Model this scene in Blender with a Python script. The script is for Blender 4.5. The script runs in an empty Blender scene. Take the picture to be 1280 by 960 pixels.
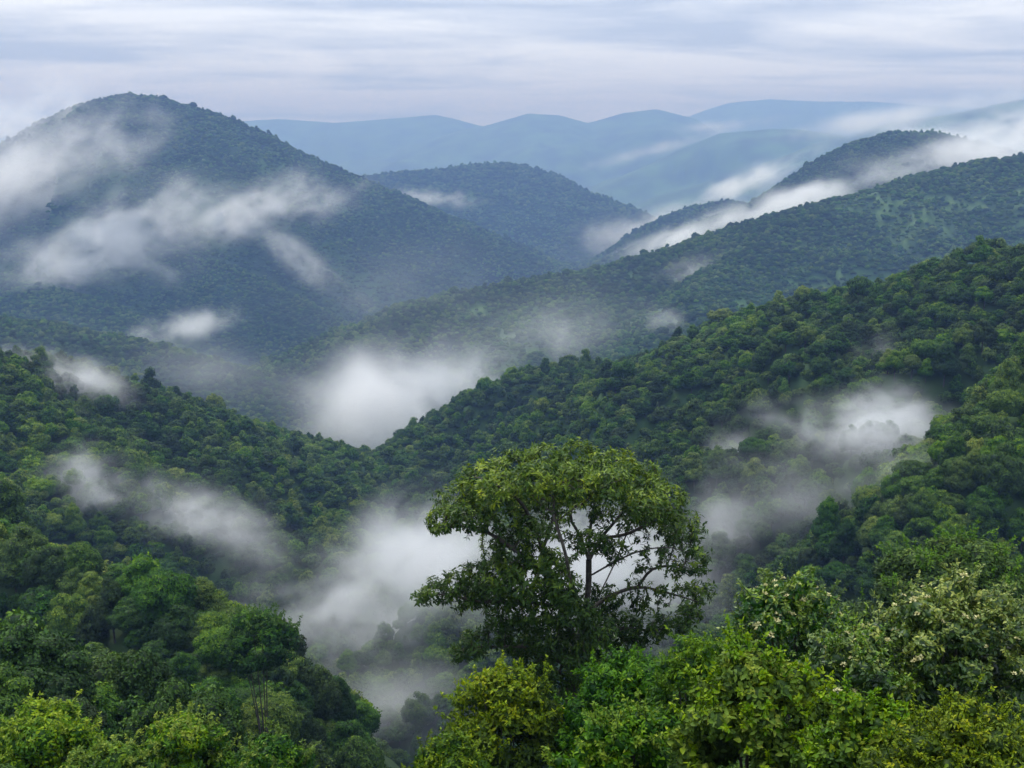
import bpy, math, random
import numpy as np
from mathutils import Vector, Matrix

random.seed(7)
rng = np.random.default_rng(7)
scene = bpy.context.scene
C = scene.collection

# ---------------------------------------------------------------- camera
F = 1280.0                      # focal length in photograph pixels
PITCH = math.atan(290.0 / F)    # horizon at row 190 of 960
cam_d = bpy.data.cameras.new('camera')
cam_d.sensor_width = 36.0
cam_d.lens = 36.0
cam_d.clip_start = 0.1
cam_d.clip_end = 60000.0
cam = bpy.data.objects.new('camera', cam_d)
C.objects.link(cam)
cam.location = (0, 0, 0)
cam.rotation_euler = (math.pi / 2 - PITCH, 0, 0)
scene.camera = cam

# ---------------------------------------------------------------- world
SUN_EL, SUN_AZ = math.radians(52), math.radians(-35)   # high, ahead-left
world = bpy.data.worlds.new('World')
scene.world = world
world.use_nodes = True
wn, wl = world.node_tree.nodes, world.node_tree.links
wn.clear()
w_out = wn.new('ShaderNodeOutputWorld')
w_bg = wn.new('ShaderNodeBackground')
w_bg.inputs['Strength'].default_value = 0.1
sky = wn.new('ShaderNodeTexSky')
sky.sky_type = 'NISHITA'
sky.sun_disc = False
sky.sun_elevation = SUN_EL
sky.sun_rotation = SUN_AZ
tc = wn.new('ShaderNodeTexCoord')
sep = wn.new('ShaderNodeSeparateXYZ')
wl.new(tc.outputs['Generated'], sep.inputs[0])
def wmath(op, a, b=None, c=None):
    n = wn.new('ShaderNodeMath'); n.operation = op
    for i, v in enumerate((a, b, c)):
        if v is None: continue
        if isinstance(v, (int, float)): n.inputs[i].default_value = v
        else: wl.new(v, n.inputs[i])
    return n.outputs[0]
zz = wmath('MAXIMUM', sep.outputs['Z'], 0.0)
zd = wmath('ADD', zz, 0.055)
cx = wmath('DIVIDE', sep.outputs['X'], zd)
cy = wmath('DIVIDE', sep.outputs['Y'], zd)
cmb = wn.new('ShaderNodeCombineXYZ')
wl.new(cx, cmb.inputs[0]); wl.new(cy, cmb.inputs[1])
def wnoise(scale, detail, off, rough=0.55, stretch=(1, 1, 1), dist=0.0):
    mp = wn.new('ShaderNodeMapping')
    mp.inputs['Location'].default_value = off
    mp.inputs['Scale'].default_value = stretch
    wl.new(cmb.outputs[0], mp.inputs[0])
    n = wn.new('ShaderNodeTexNoise')
    n.inputs['Scale'].default_value = scale
    n.inputs['Detail'].default_value = detail
    n.inputs['Roughness'].default_value = rough
    n.inputs['Distortion'].default_value = dist
    wl.new(mp.outputs[0], n.inputs['Vector'])
    return n.outputs['Fac']
n1 = wnoise(0.42, 7, (31, -12, 0), 0.55, (0.6, 1.0, 1), 0.9)
n2 = wnoise(1.5, 8, (5, 5, 0), 0.62, (0.55, 1.0, 1), 0.5)
fac = wmath('ADD', wmath('MULTIPLY', n1, 0.65), wmath('MULTIPLY', n2, 0.35))
ramp = wn.new('ShaderNodeValToRGB')
ramp.color_ramp.elements[0].position = 0.41
ramp.color_ramp.elements[0].color = (3.2, 3.75, 4.75, 1)
ramp.color_ramp.elements[1].position = 0.55
ramp.color_ramp.elements[1].color = (6.1, 6.75, 7.6, 1)
wl.new(fac, ramp.inputs[0])
mixw = wn.new('ShaderNodeMix'); mixw.data_type = 'RGBA'
mixw.inputs[0].default_value = 0.93
wl.new(sky.outputs[0], mixw.inputs[6]); wl.new(ramp.outputs[0], mixw.inputs[7])
vs = wn.new('ShaderNodeVectorMath'); vs.operation = 'SCALE'      # overcast sky: brighter towards the zenith
wl.new(mixw.outputs[2], vs.inputs[0]); wl.new(wmath('ADD', wmath('MULTIPLY', zz, 1.7), 1.0), vs.inputs['Scale'])
wl.new(vs.outputs[0], w_bg.inputs['Color'])
wl.new(w_bg.outputs[0], w_out.inputs['Surface'])

# ---------------------------------------------------------------- sun (overcast: weak and very soft)
sun_d = bpy.data.lights.new('sun', 'SUN')
sun_d.energy = 1.5
sun_d.angle = math.radians(11)
sun_d.color = (1.0, 0.96, 0.9)
sun = bpy.data.objects.new('sun', sun_d)
C.objects.link(sun)
sdir = Vector((math.sin(SUN_AZ) * math.cos(SUN_EL), math.cos(SUN_AZ) * math.cos(SUN_EL), math.sin(SUN_EL)))
sun.rotation_euler = sdir.to_track_quat('Z', 'Y').to_euler()

# ---------------------------------------------------------------- exposure / render
scene.view_settings.view_transform = 'Standard'
scene.view_settings.look = 'None'
scene.view_settings.exposure = 0.8
scene.view_settings.gamma = 1.0
scene.render.engine = 'CYCLES'
cyc = scene.cycles
cyc.use_denoising = True
try: cyc.denoiser = 'OPENIMAGEDENOISE'
except Exception: pass
cyc.max_bounces = 6
cyc.diffuse_bounces = 3
cyc.glossy_bounces = 2
cyc.transmission_bounces = 3
cyc.volume_bounces = 2
cyc.transparent_max_bounces = 8
cyc.volume_max_steps = 40
cyc.volume_step_rate = 4.0
cyc.use_adaptive_sampling = False

# ---------------------------------------------------------------- small helpers
def tag(o, label=None, cat=None, group=None, kind=None):
    if label: o['label'] = label
    if cat: o['category'] = cat
    if group: o['group'] = group
    if kind: o['kind'] = kind
    return o
CP, SP = math.cos(PITCH), math.sin(PITCH)
def P(px, py, depth):
    """world point on the line of sight of a photograph pixel at a forward (y) distance"""
    dx, dy, dz = px - 640.0, F * CP + (480 - py) * SP, -F * SP + (480 - py) * CP
    s = depth / dy
    return np.array([dx * s, depth, dz * s])
def proj(p):
    """world points (n,3) -> pixel x, pixel y, distance"""
    x, y, z = p[..., 0], p[..., 1], p[..., 2]
    d = y * CP - z * SP
    up = y * SP + z * CP
    d = np.maximum(d, 0.01)
    return 640 + F * x / d, 480 - F * up / d, d
def hash2(ix, iy, seed):
    h = (ix.astype(np.int64) * 374761393 + iy.astype(np.int64) * 668265263 + seed * 974634777) & 0xFFFFFFFF
    h = ((h ^ (h >> 13)) * 1274126177) & 0xFFFFFFFF
    return ((h ^ (h >> 16)) & 0xFFFFFF) / float(0xFFFFFF)
def vnoise(x, y, seed):
    ix, iy = np.floor(x), np.floor(y)
    fx, fy = x - ix, y - iy
    fx = fx * fx * fx * (fx * (fx * 6 - 15) + 10); fy = fy * fy * fy * (fy * (fy * 6 - 15) + 10)
    ix, iy = ix.astype(np.int64), iy.astype(np.int64)
    a, b = hash2(ix, iy, seed), hash2(ix + 1, iy, seed)
    c, d = hash2(ix, iy + 1, seed), hash2(ix + 1, iy + 1, seed)
    return (a + (b - a) * fx) * (1 - fy) + (c + (d - c) * fx) * fy
def fbm(x, y, seed, octs=4, ridged=False):
    s, a, t = 0.0, 1.0, 0.0
    for o in range(octs):
        n = vnoise(x * 2 ** o + 17.3 * o, y * 2 ** o - 9.1 * o, seed + o) * 2 - 1
        if ridged: n = 1 - 2 * np.abs(n)
        s = s + a * n; t += a; a *= 0.5
    return s / t
def mesh_np(name, verts, tris=None, quads=None, tone=None, mat=None, smooth=False):
    me = bpy.data.meshes.new(name)
    verts = np.asarray(verts, dtype=np.float32)
    nt = 0 if tris is None else len(tris); nq = 0 if quads is None else len(quads)
    me.vertices.add(len(verts)); me.vertices.foreach_set('co', verts.ravel())
    loops = []
    if nt: loops.append(np.asarray(tris, dtype=np.int32).ravel())
    if nq: loops.append(np.asarray(quads, dtype=np.int32).ravel())
    loops = np.concatenate(loops)
    me.loops.add(len(loops)); me.loops.foreach_set('vertex_index', loops)
    st = np.concatenate([np.arange(nt) * 3, nt * 3 + np.arange(nq) * 4]).astype(np.int32)
    me.polygons.add(nt + nq); me.polygons.foreach_set('loop_start', st)
    if smooth: me.polygons.foreach_set('use_smooth', np.ones(nt + nq, dtype=bool))
    me.update(calc_edges=True)
    if tone is not None:
        a = me.attributes.new('tone', 'FLOAT', 'POINT')
        a.data.foreach_set('value', np.asarray(tone, dtype=np.float32))
    if mat is not None: me.materials.append(mat)
    return me
def link(name, me, parent=None, loc=None):
    o = bpy.data.objects.new(name, me); C.objects.link(o)
    if parent is not None: o.parent = parent
    if loc is not None: o.location = loc
    return o
def norm(v): return v / np.maximum(np.linalg.norm(v, axis=-1, keepdims=True), 1e-9)

# ---------------------------------------------------------------- materials
def foliage_mat(name, stops, trans=0.3, rough=0.55, objvar=0.25, spec=0.18, scale=0.6, nvar=0.5, land=0.0, sat=1.08):
    """leaf colour by the leaf's own tone, the tree's own random tint and a slow noise"""
    m = bpy.data.materials.new(name); m.use_nodes = True
    n, l = m.node_tree.nodes, m.node_tree.links
    n.clear()
    out = n.new('ShaderNodeOutputMaterial')
    bs = n.new('ShaderNodeBsdfPrincipled')
    tr = n.new('ShaderNodeBsdfTranslucent')
    mx = n.new('ShaderNodeMixShader'); mx.inputs[0].default_value = trans
    at = n.new('ShaderNodeAttribute'); at.attribute_name = 'tone'
    oi = n.new('ShaderNodeObjectInfo')
    tcn = n.new('ShaderNodeTexCoord')
    no = n.new('ShaderNodeTexNoise'); no.inputs['Scale'].default_value = scale; no.inputs['Detail'].default_value = 2
    l.new(tcn.outputs['Object'], no.inputs['Vector'])
    def mt(op, a, b):
        k = n.new('ShaderNodeMath'); k.operation = op
        for i, v in enumerate((a, b)):
            if isinstance(v, (int, float)): k.inputs[i].default_value = v
            else: l.new(v, k.inputs[i])
        return k.outputs[0]
    v = mt('ADD', at.outputs['Fac'], mt('MULTIPLY', mt('SUBTRACT', oi.outputs['Random'], 0.5), objvar * 2))
    v = mt('ADD', v, mt('MULTIPLY', mt('SUBTRACT', no.outputs['Fac'], 0.5), nvar))
    rp = n.new('ShaderNodeValToRGB')
    cr = rp.color_ramp
    while len(cr.elements) < len(stops): cr.elements.new(0.5)
    for e, (p, c) in zip(cr.elements, stops):
        e.position = p; e.color = (*c, 1)
    if land:
        gp = n.new('ShaderNodeNewGeometry')
        ln_ = n.new('ShaderNodeTexNoise'); ln_.inputs['Scale'].default_value = 0.011; ln_.inputs['Detail'].default_value = 4
        l.new(gp.outputs['Position'], ln_.inputs['Vector'])
        v = mt('ADD', v, mt('MULTIPLY', mt('SUBTRACT', ln_.outputs['Fac'], 0.5), land))
    l.new(v, rp.inputs[0])
    # second random of the tree turns its hue a little
    hs = n.new('ShaderNodeHueSaturation')
    r2 = mt('FRACT', mt('MULTIPLY', oi.outputs['Random'], 7.31), 0.0)
    l.new(mt('ADD', mt('MULTIPLY', r2, 0.036), 0.470), hs.inputs['Hue'])
    l.new(mt('ADD', mt('MULTIPLY', r2, 0.20), sat - .1), hs.inputs['Saturation'])
    l.new(rp.outputs[0], hs.inputs['Color'])
    l.new(hs.outputs[0], bs.inputs['Base Color'])
    l.new(hs.outputs[0], tr.inputs['Color'])
    bs.inputs['Roughness'].default_value = rough
    bs.inputs['Specular IOR Level'].default_value = spec
    l.new(bs.outputs[0], mx.inputs[1]); l.new(tr.outputs[0], mx.inputs[2])
    l.new(mx.outputs[0], out.inputs['Surface'])
    return m
M = {}
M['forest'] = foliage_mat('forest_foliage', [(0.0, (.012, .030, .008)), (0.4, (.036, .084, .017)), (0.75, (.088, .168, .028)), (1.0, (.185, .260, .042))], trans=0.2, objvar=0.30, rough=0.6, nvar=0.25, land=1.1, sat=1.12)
M['young'] = foliage_mat('young_forest_foliage', [(0.0, (.020, .050, .012)), (0.4, (.065, .140, .030)), (0.75, (.135, .240, .045)), (1.0, (.230, .330, .070))], trans=0.25, objvar=0.28, rough=0.6, nvar=0.25, land=.6, sat=1.08)
M['hero'] = foliage_mat('hero_foliage', [(0.0, (.010, .036, .006)), (0.42, (.030, .088, .010)), (0.70, (.115, .215, .014)), (1.0, (.270, .370, .020))], trans=0.3, objvar=0.0, rough=0.42)
M['yellow'] = foliage_mat('yellow_green_foliage', [(0.0, (.012, .036, .005)), (0.45, (.048, .100, .008)), (0.75, (.140, .220, .010)), (1.0, (.330, .370, .015))], trans=0.3, objvar=0.0)
M['shrub'] = foliage_mat('shrub_foliage', [(0.0, (.012, .040, .008)), (0.45, (.040, .105, .012)), (0.75, (.105, .210, .018)), (1.0, (.260, .350, .035))], trans=0.3, objvar=0.05)
M['flowery'] = foliage_mat('flowering_shrub_foliage', [(0.0, (.010, .034, .008)), (0.45, (.032, .085, .014)), (0.75, (.115, .190, .026)), (1.0, (.330, .380, .075))], trans=0.25, objvar=0.05, rough=0.4, spec=0.4)
def plain(name, col, rough=0.8, nscale=3.0, var=0.5, bump=0.0):
    m = bpy.data.materials.new(name); m.use_nodes = True
    n, l = m.node_tree.nodes, m.node_tree.links
    bs = n['Principled BSDF']
    tcn = n.new('ShaderNodeTexCoord')
    no = n.new('ShaderNodeTexNoise'); no.inputs['Scale'].default_value = nscale; no.inputs['Detail'].default_value = 6
    l.new(tcn.outputs['Object'], no.inputs['Vector'])
    rp = n.new('ShaderNodeValToRGB')
    rp.color_ramp.elements[0].position = 0.3; rp.color_ramp.elements[1].position = 0.7
    rp.color_ramp.elements[0].color = (*[c * (1 - var) for c in col], 1)
    rp.color_ramp.elements[1].color = (*[min(1, c * (1 + var)) for c in col], 1)
    l.new(no.outputs['Fac'], rp.inputs[0]); l.new(rp.outputs[0], bs.inputs['Base Color'])
    bs.inputs['Roughness'].default_value = rough
    bs.inputs['Specular IOR Level'].default_value = 0.2
    if bump:
        b = n.new('ShaderNodeBump'); b.inputs['Strength'].default_value = bump
        l.new(no.outputs['Fac'], b.inputs['Height']); l.new(b.outputs[0], bs.inputs['Normal'])
    return m
M['bark'] = plain('bark', (.052, .045, .038), nscale=6, bump=0.6)
M['petal'] = plain('petal', (.60, .55, .26), 0.6, 20, 0.2)
M['ground'] = plain('undergrowth', (.034, .070, .018), 0.9, 0.004, 0.75, 0.0)

n_, l_ = M['ground'].node_tree.nodes, M['ground'].node_tree.links
at_ = n_.new('ShaderNodeAttribute'); at_.attribute_name = 'grass'
gn_ = n_.new('ShaderNodeTexNoise'); gn_.inputs['Scale'].default_value = 0.05; gn_.inputs['Detail'].default_value = 8
tc_ = n_.new('ShaderNodeTexCoord'); l_.new(tc_.outputs['Object'], gn_.inputs['Vector'])
gr_ = n_.new('ShaderNodeValToRGB'); gr_.color_ramp.elements[0].position = .35; gr_.color_ramp.elements[1].position = .65
gr_.color_ramp.elements[0].color = (.036, .075, .020, 1); gr_.color_ramp.elements[1].color = (.085, .140, .038, 1)
l_.new(gn_.outputs['Fac'], gr_.inputs[0])
mg_ = n_.new('ShaderNodeMix'); mg_.data_type = 'RGBA'
old_ = n_['Principled BSDF'].inputs['Base Color'].links[0].from_socket
l_.new(at_.outputs['Fac'], mg_.inputs[0]); l_.new(old_, mg_.inputs[6]); l_.new(gr_.outputs[0], mg_.inputs[7])
l_.new(mg_.outputs[2], n_['Principled BSDF'].inputs['Base Color'])
# ---------------------------------------------------------------- terrain
def PL(pts, dz=0.0):
    return np.array([P(*p) + np.array([0, 0, dz]) for p in pts])
#            crest polyline (pixel x, pixel y, distance), slope, rounding radius, spur noise amplitude, noise length
RIDGES = []
def ridge(pts, slope, r, amp, wl_, dz=0.0, world=False, back=None):
    pl = np.array(pts, dtype=float) if world else PL(pts, dz)
    RIDGES.append((pl, slope, r, amp, wl_, back or slope))
# far backdrop
ridge([(-300,190,14000),(60,170,14000),(200,160,14000),(310,151,14000),(350,149,14000),(420,154,14000),(500,147,14000),(545,143,14000),(600,157,14000)], .30, 200, 90, 1500)
ridge([(600,160,12500),(625,153,12500),(660,143,12500),(700,145,12500),(735,154,12500),(780,141,12500),(820,137,12500),(870,149,12500),(900,168,12500)], .32, 160, 90, 1300)
ridge([(850,150,17000),(880,138,17000),(915,128,17000),(960,124,17000),(1020,127,17000),(1085,127,17000),(1200,135,17000),(1500,140,17000)], .30, 300, 20, 900)
ridge([(700,262,8400),(760,235,8600),(820,203,8900),(860,182,9000),(900,166,9000),(960,161,9000),(1000,162,9000),(1040,167,9000),(1080,178,9000)], .34, 130, 60, 900)
ridge([(1060,172,7800),(1110,154,7700),(1160,147,7600),(1200,141,7500),(1240,132,7400),(1280,124,7400),(1400,110,7400)], .36, 120, 25, 500)
# hill behind the big mountain's right flank
ridge([(420,230,4700),(480,222,4700),(540,217,4600),(600,209,4600),(632,207,4600),(670,218,4500),(720,241,4400),(780,262,4300),(830,285,4200)], .42, 90, 45, 400)
# dark hill on the right with mist on it, and its little neighbour
ridge([(690,352,3000),(740,334,3000),(815,302,2950),(890,274,2900),(940,256,2850),(990,224,2800),(1030,201,2750),(1065,183,2700),(1115,168,2650),(1165,168,2650),(1210,180,2650),(1300,205,2700)], .55, 60, 16, 260)
ridge([(735,330,3500),(765,313,3500),(800,290,3450),(830,275,3400),(865,261,3400),(910,254,3350),(950,262,3300)], .5, 60, 16, 260)
# big mountain
ridge([(-420,330,2700),(-200,250,2800),(-80,215,2850),(0,187,2900),(50,158,2950),(100,134,3000),(150,123,3000),(200,125,3000),(260,143,3000),(330,172,3050),(400,207,3100),(470,235,3150),(520,253,3200),(560,273,3200),(620,298,3250),(680,322,3300),(730,345,3300)], .60, 70, 75, 330)
ridge([(120,250,2700),(190,292,2550),(260,326,2400),(330,358,2280),(400,395,2150),(450,430,2050)], .62, 25, 18, 220)
ridge([(300,240,2850),(350,290,2700),(400,338,2550),(440,380,2430),(480,410,2330)], .62, 25, 18, 220)
ridge([(440,290,2950),(520,330,2800),(590,365,2700),(640,385,2600)], .58, 25, 16, 220)
ridge([(-100,330,2300),(0,345,2200),(80,370,2050),(140,400,1950)], .6, 30, 18, 220)
# big ridge on the right, second row
ridge([(470,416,1560),(520,390,1600),(580,372,1630),(640,359,1660),(700,348,1700),(760,338,1720),(820,322,1740),(880,306,1760),(940,288,1780),(1000,269,1800),(1060,251,1830),(1120,233,1850),(1180,218,1870),(1240,206,1890),(1280,201,1900),(1500,165,2000)], .52, 40, 34, 190)
ridge([(980,285,1740),(940,310,1660),(900,345,1560),(860,385,1460),(830,420,1380),(800,455,1300)], .55, 18, 8, 130)
ridge([(700,360,1650),(660,395,1540),(625,440,1420),(600,480,1330)], .52, 22, 8, 130)
# left: row behind, then the long face that comes to the saddle
ridge([(-300,380,1250),(-60,398,1300),(0,405,1320),(60,410,1340),(130,424,1360),(200,437,1380),(250,450,1390),(300,466,1400),(345,490,1400),(380,520,1400)], .5, 30, 16, 140)
ridge([(-350,415,420),(-100,440,480),(0,457,530),(60,468,570),(120,487,620),(200,508,680),(260,537,740),(330,558,810),(390,582,880),(430,590,920)], .58, 22, 14, 100)
ridge([(60,480,560),(110,560,500),(170,640,455),(230,720,430)], .5, 15, 5, 80)
ridge([(260,545,730),(320,610,650),(370,670,600)], .45, 15, 5, 80)
# mid right ridge from the saddle up to the right edge
ridge([(400,590,930),(430,588,925),(460,578,910),(500,568,890),(525,550,870),(560,527,840),(600,497,810),(640,479,780),(680,473,750),(750,475,715),(800,463,690),(840,443,665),(900,414,630),(960,399,600),(1020,385,575),(1080,371,550),(1140,356,525),(1180,337,508),(1210,330,495),(1280,327,475),(1450,300,430)], .55, 18, 21, 85)
ridge([(1060,380,545),(1020,470,480),(985,560,430),(960,650,400)], .6, 12, 5, 60)
ridge([(820,465,670),(790,540,610),(760,620,560),(740,700,520)], .55, 14, 5, 60)
ridge([(1210,345,490),(1180,430,430),(1150,500,390)], .6, 12, 4, 50)
# near right spur and near left shoulder (canopy stands on it)
ridge([(1500,400,300),(1350,455,275),(1280,520,255),(1262,545,248),(1232,580,240),(1200,628,232),(1165,692,222),(1140,762,214),(1122,842,205)], 1.15, 6, 4, 40)
ridge([(-500,600,300),(-200,640,250),(0,712,185),(60,732,178),(120,752,170),(180,775,160),(232,800,150),(266,834,142),(272,890,130),(262,960,116),(250,1040,100),(240,1120,86)], 1.25, 5, 3, 40)
ridge([(-14,6,-8),(-20,25,-19),(-28,45,-30),(-46,78,-48),(-68,120,-72)], 1.1, 6, 2, 30, world=True)
ridge([(6,3,-4.5),(9,12,-10),(14,24,-18),(24,42,-29),(40,64,-40),(75,100,-54)], .8, 6, 2, 30, world=True)
# the viewpoint's own hilltop
ridge([(-160,-90,-2),(-40,-25,-1.8),(0,-1.5,-1.7),(45,-20,-1.8),(170,-80,-2)], .9, 4, 1.2, 25, world=True)

FY = np.array([-500, 0, 300, 550, 800, 950, 1300, 2000, 3000, 4500, 8000, 11000, 19000.])
FZ = np.array([-330, -330, -340, -345, -340, -352, -385, -455, -500, -520, -560, -560, -560.])
def seg_dist(px, py, pl):
    best = np.full(px.shape, 1e18); zb = np.zeros(px.shape)
    for a, b in zip(pl[:-1], pl[1:]):
        d = b[:2] - a[:2]; L2 = d @ d
        t = np.clip(((px - a[0]) * d[0] + (py - a[1]) * d[1]) / L2, 0, 1)
        dd = (px - a[0] - t * d[0]) ** 2 + (py - a[1] - t * d[1]) ** 2
        m = dd < best
        best = np.where(m, dd, best); zb = np.where(m, a[2] + t * (b[2] - a[2]), zb)
    return np.sqrt(best), zb
def height(x, y):
    x = np.asarray(x, float); y = np.asarray(y, float)
    shp = x.shape; x = x.ravel(); y = y.ravel()
    h = np.interp(y, FY, FZ) + 12 * fbm(x / 180, y / 180, 91, 3)
    for i, (pl, sl, r, amp, wlen, back) in enumerate(RIDGES):
        lo, hi = pl.min(0), pl.max(0)
        reach = (hi[2] + 560) / sl + 200
        m = (x > lo[0] - reach) & (x < hi[0] + reach) & (y > lo[1] - reach) & (y < hi[1] + reach)
        if not m.any(): continue
        xm, ym = x[m], y[m]
        wx = fbm(xm / wlen / 1.6, ym / wlen / 1.6, 300 + i, 2) * wlen * 0.12
        d, zc = seg_dist(xm, ym, pl)
        d2 = np.maximum(d + wx * np.clip(d / wlen, 0, 1), 0)
        g = fbm(xm / wlen, ym / wlen, 40 + i * 7, 4, ridged=True)
        hi_ = zc - sl * (np.sqrt(d2 * d2 + r * r) - r) + amp * g * np.clip(d / (wlen * 0.6), 0.16 if i < 5 else 0.03, 1.6)
        k = 2 + 0.012 * np.clip(ym, 0, 1500)
        hm = h[m]
        dlt = np.clip(0.5 + 0.5 * (hi_ - hm) / k, 0, 1)
        h[m] = hm * (1 - dlt) + hi_ * dlt + k * dlt * (1 - dlt) * 0.5
    h += np.clip(np.abs(y) * 0.004, 0, 3) * fbm(x / 25, y / 25, 11, 3)
    return h.reshape(shp)

# grid whose cells keep about the same angular size as seen from the viewpoint
yb = np.array([-400, -250, -150, -90, -50, -25, -12, -5, 0, 3, 6])
yf = np.geomspace(9, 19000, 640)
ys = np.concatenate([yb, yf])
us = np.concatenate([np.linspace(-2.0, -0.62, 40, endpoint=False), np.linspace(-0.62, 0.62, 460), np.linspace(0.62, 2.0, 41)[1:]])
W = np.where(ys > 0, ys, 0) + 12 + np.where(ys < 0, -ys, 0)
GX = W[:, None] * us[None, :]
GY = np.repeat(ys[:, None], len(us), 1)
GZ = height(GX, GY)
nr, nc = GX.shape
idx = np.arange(nr * nc).reshape(nr, nc)
quads = np.stack([idx[:-1, :-1], idx[:-1, 1:], idx[1:, 1:], idx[1:, :-1]], -1).reshape(-1, 4)
verts = np.stack([GX, GY, GZ], -1).reshape(-1, 3)
me = mesh_np('hills', verts, quads=quads, mat=M['ground'], smooth=True)
hills = link('hills', me)
tag(hills, 'dark green wooded hills and valleys rolling away to the far ridges', None, None, 'structure')
HMIN, HMAX = float(GZ.min()), float(GZ.max())
def clearing(x, y):
    """scrubby openings on the second right ridge"""
    n = fbm(np.asarray(x) / 95, np.asarray(y) / 70, 555, 4)
    reg = (np.asarray(y) > 1150) & (np.asarray(y) < 2050) & (np.asarray(x) > -160)
    return np.clip((n - .04) / .25, 0, 1) * reg * .8
ga_ = hills.data.attributes.new('grass', 'FLOAT', 'POINT')
ga_.data.foreach_set('value', clearing(GX, GY).astype(np.float32).ravel())
def ground_at(px, py, dmin=60, dmax=18000):
    """distance at which the line of sight of a pixel meets the hills"""
    t = np.geomspace(dmin, dmax, 1500)
    pts = P(px, py, 1.0)[None, :] * t[:, None]
    below = pts[:, 2] < height(pts[:, 0], pts[:, 1]) + 5
    k = np.argmax(below) if below.any() else len(t) - 1
    return t[k]

# ---------------------------------------------------------------- leaves, lobes, tubes
def leaf_arrays(p, d, n, L, Wd, fold=0.25, droop=0.15, fine=False):
    """p base points, d directions, n normals (k,3); L, Wd (k,) -> verts, tris"""
    k = len(p)
    d = norm(d); s = norm(np.cross(d, n)); n = np.cross(s, d)
    L = L[:, None]; Wd = Wd[:, None]
    if not fine:
        b = p; m = p + d * L * .45 - n * Wd * fold; t = p + d * L - n * L * droop
        l = p + d * L * .42 + s * Wd * .5; r = p + d * L * .42 - s * Wd * .5
        v = np.stack([b, l, m, r, t], 1).reshape(-1, 3)
        f = np.array([[0, 2, 1], [1, 2, 4], [0, 3, 2], [3, 4, 2]])
        nv = 5
    else:
        m1 = p + d * L * .3 - n * Wd * fold * .6; m2 = p + d * L * .68 - n * (Wd * fold + L * droop * .4)
        t = p + d * L - n * L * droop
        l1 = p + d * L * .28 + s * Wd * .48; r1 = p + d * L * .28 - s * Wd * .48
        l2 = p + d * L * .66 + s * Wd * .36 - n * L * droop * .3; r2 = p + d * L * .66 - s * Wd * .36 - n * L * droop * .3
        v = np.stack([p, l1, m1, r1, l2, m2, r2, t], 1).reshape(-1, 3)
        f = np.array([[0, 2, 1], [0, 3, 2], [1, 2, 5], [1, 5, 4], [2, 3, 6], [2, 6, 5], [4, 5, 7], [5, 6, 7]])
        nv = 8
    tris = (f[None] + (np.arange(k) * nv)[:, None, None]).reshape(-1, 3)
    return v, tris, nv
def sphere_dirs(k, R=rng):
    v = R.normal(size=(k, 3)); return norm(v)
def ico(sub=2):
    import bmesh
    bm = bmesh.new(); bmesh.ops.create_icosphere(bm, subdivisions=sub, radius=1)
    v = np.array([x.co[:] for x in bm.verts]); f = np.array([[q.index for q in t.verts] for t in bm.faces])
    bm.free(); return v, f
ICO1, ICO2 = ico(1), ico(2)
def lobes_foliage(lobes, dens, L0, aspect, seed, core=0.72, fine=False, cluster=5, up=0.5, tone0=0.35, topamp=0.25, droop=0.2, hollow=0.0):
    """lobes: rows cx,cy,cz,rx,ry,rz,(tone). Leaves grow in small sprays on and inside the lobes' surfaces."""
    R = np.random.default_rng(seed)
    Pp, Dd, Nn, Tn = [], [], [], []
    allv, allt, allf = [], [], 0
    cores = []
    zmin = min(l[2] - l[5] for l in lobes); zmax = max(l[2] + l[5] for l in lobes)
    for l in lobes:
        c = np.array(l[:3]); r = np.array(l[3:6]); lt = l[6] if len(l) > 6 else 0.0
        area = 4 * math.pi * ((r[0] * r[1]) ** 1.6 / 3 + (r[0] * r[2]) ** 1.6 / 3 + (r[1] * r[2]) ** 1.6 / 3) ** (1 / 1.6)
        k = max(4, int(area * dens / cluster))
        dirs = sphere_dirs(k, R)
        rad = 1 - np.abs(R.normal(0, .13, k)) + R.normal(0, .05, k)
        cp = c + dirs * r * rad[:, None]
        dn = norm(dirs / r)
        # drop the sprays deep inside another lobe
        keep = np.ones(k, bool)
        for l2 in lobes:
            if l2 is l: continue
            q = (cp - np.array(l2[:3])) / np.array(l2[3:6])
            keep &= (q * q).sum(1) > 0.45
        keep &= R.random(k) > hollow
        cp, dn = cp[keep], dn[keep]
        k = len(cp)
        ct = tone0 + lt * 1.3 + R.normal(0, .13, k) + topamp * (0.5 * dn[:, 2] + (cp[:, 2] - zmin) / (zmax - zmin + 1e-6) - 0.5)  # tone rises with height in the crown and on upward-facing sprays
        for j in range(cluster):
            ang = R.random(k) * 2 * math.pi
            tang = norm(np.cross(dn, sphere_dirs(k, R)))
            d = norm(dn * 0.55 + tang * 1.0 + np.array([0, 0, -0.15]))
            n_ = norm(dn * 0.7 + np.array([0, 0, up]) + R.normal(0, .35, (k, 3)))
            Pp.append(cp + R.normal(0, .25 * L0, (k, 3))); Dd.append(d); Nn.append(n_)
            Tn.append(ct + R.normal(0, .06, k))
        if core:
            cores.append((c, r * core, lt))
    Pp, Dd, Nn, Tn = map(np.concatenate, (Pp, Dd, Nn, Tn))
    L = L0 * R.uniform(.45, 1.35, len(Pp))
    v, t, nv = leaf_arrays(Pp, Dd, Nn, L, L * aspect, fine=fine, droop=droop)
    tone = np.repeat(Tn, nv)
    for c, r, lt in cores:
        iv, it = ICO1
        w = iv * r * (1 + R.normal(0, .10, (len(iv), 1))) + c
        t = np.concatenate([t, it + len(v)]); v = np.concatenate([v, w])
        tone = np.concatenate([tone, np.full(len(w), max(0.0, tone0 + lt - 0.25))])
    return v, t, tone
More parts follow.
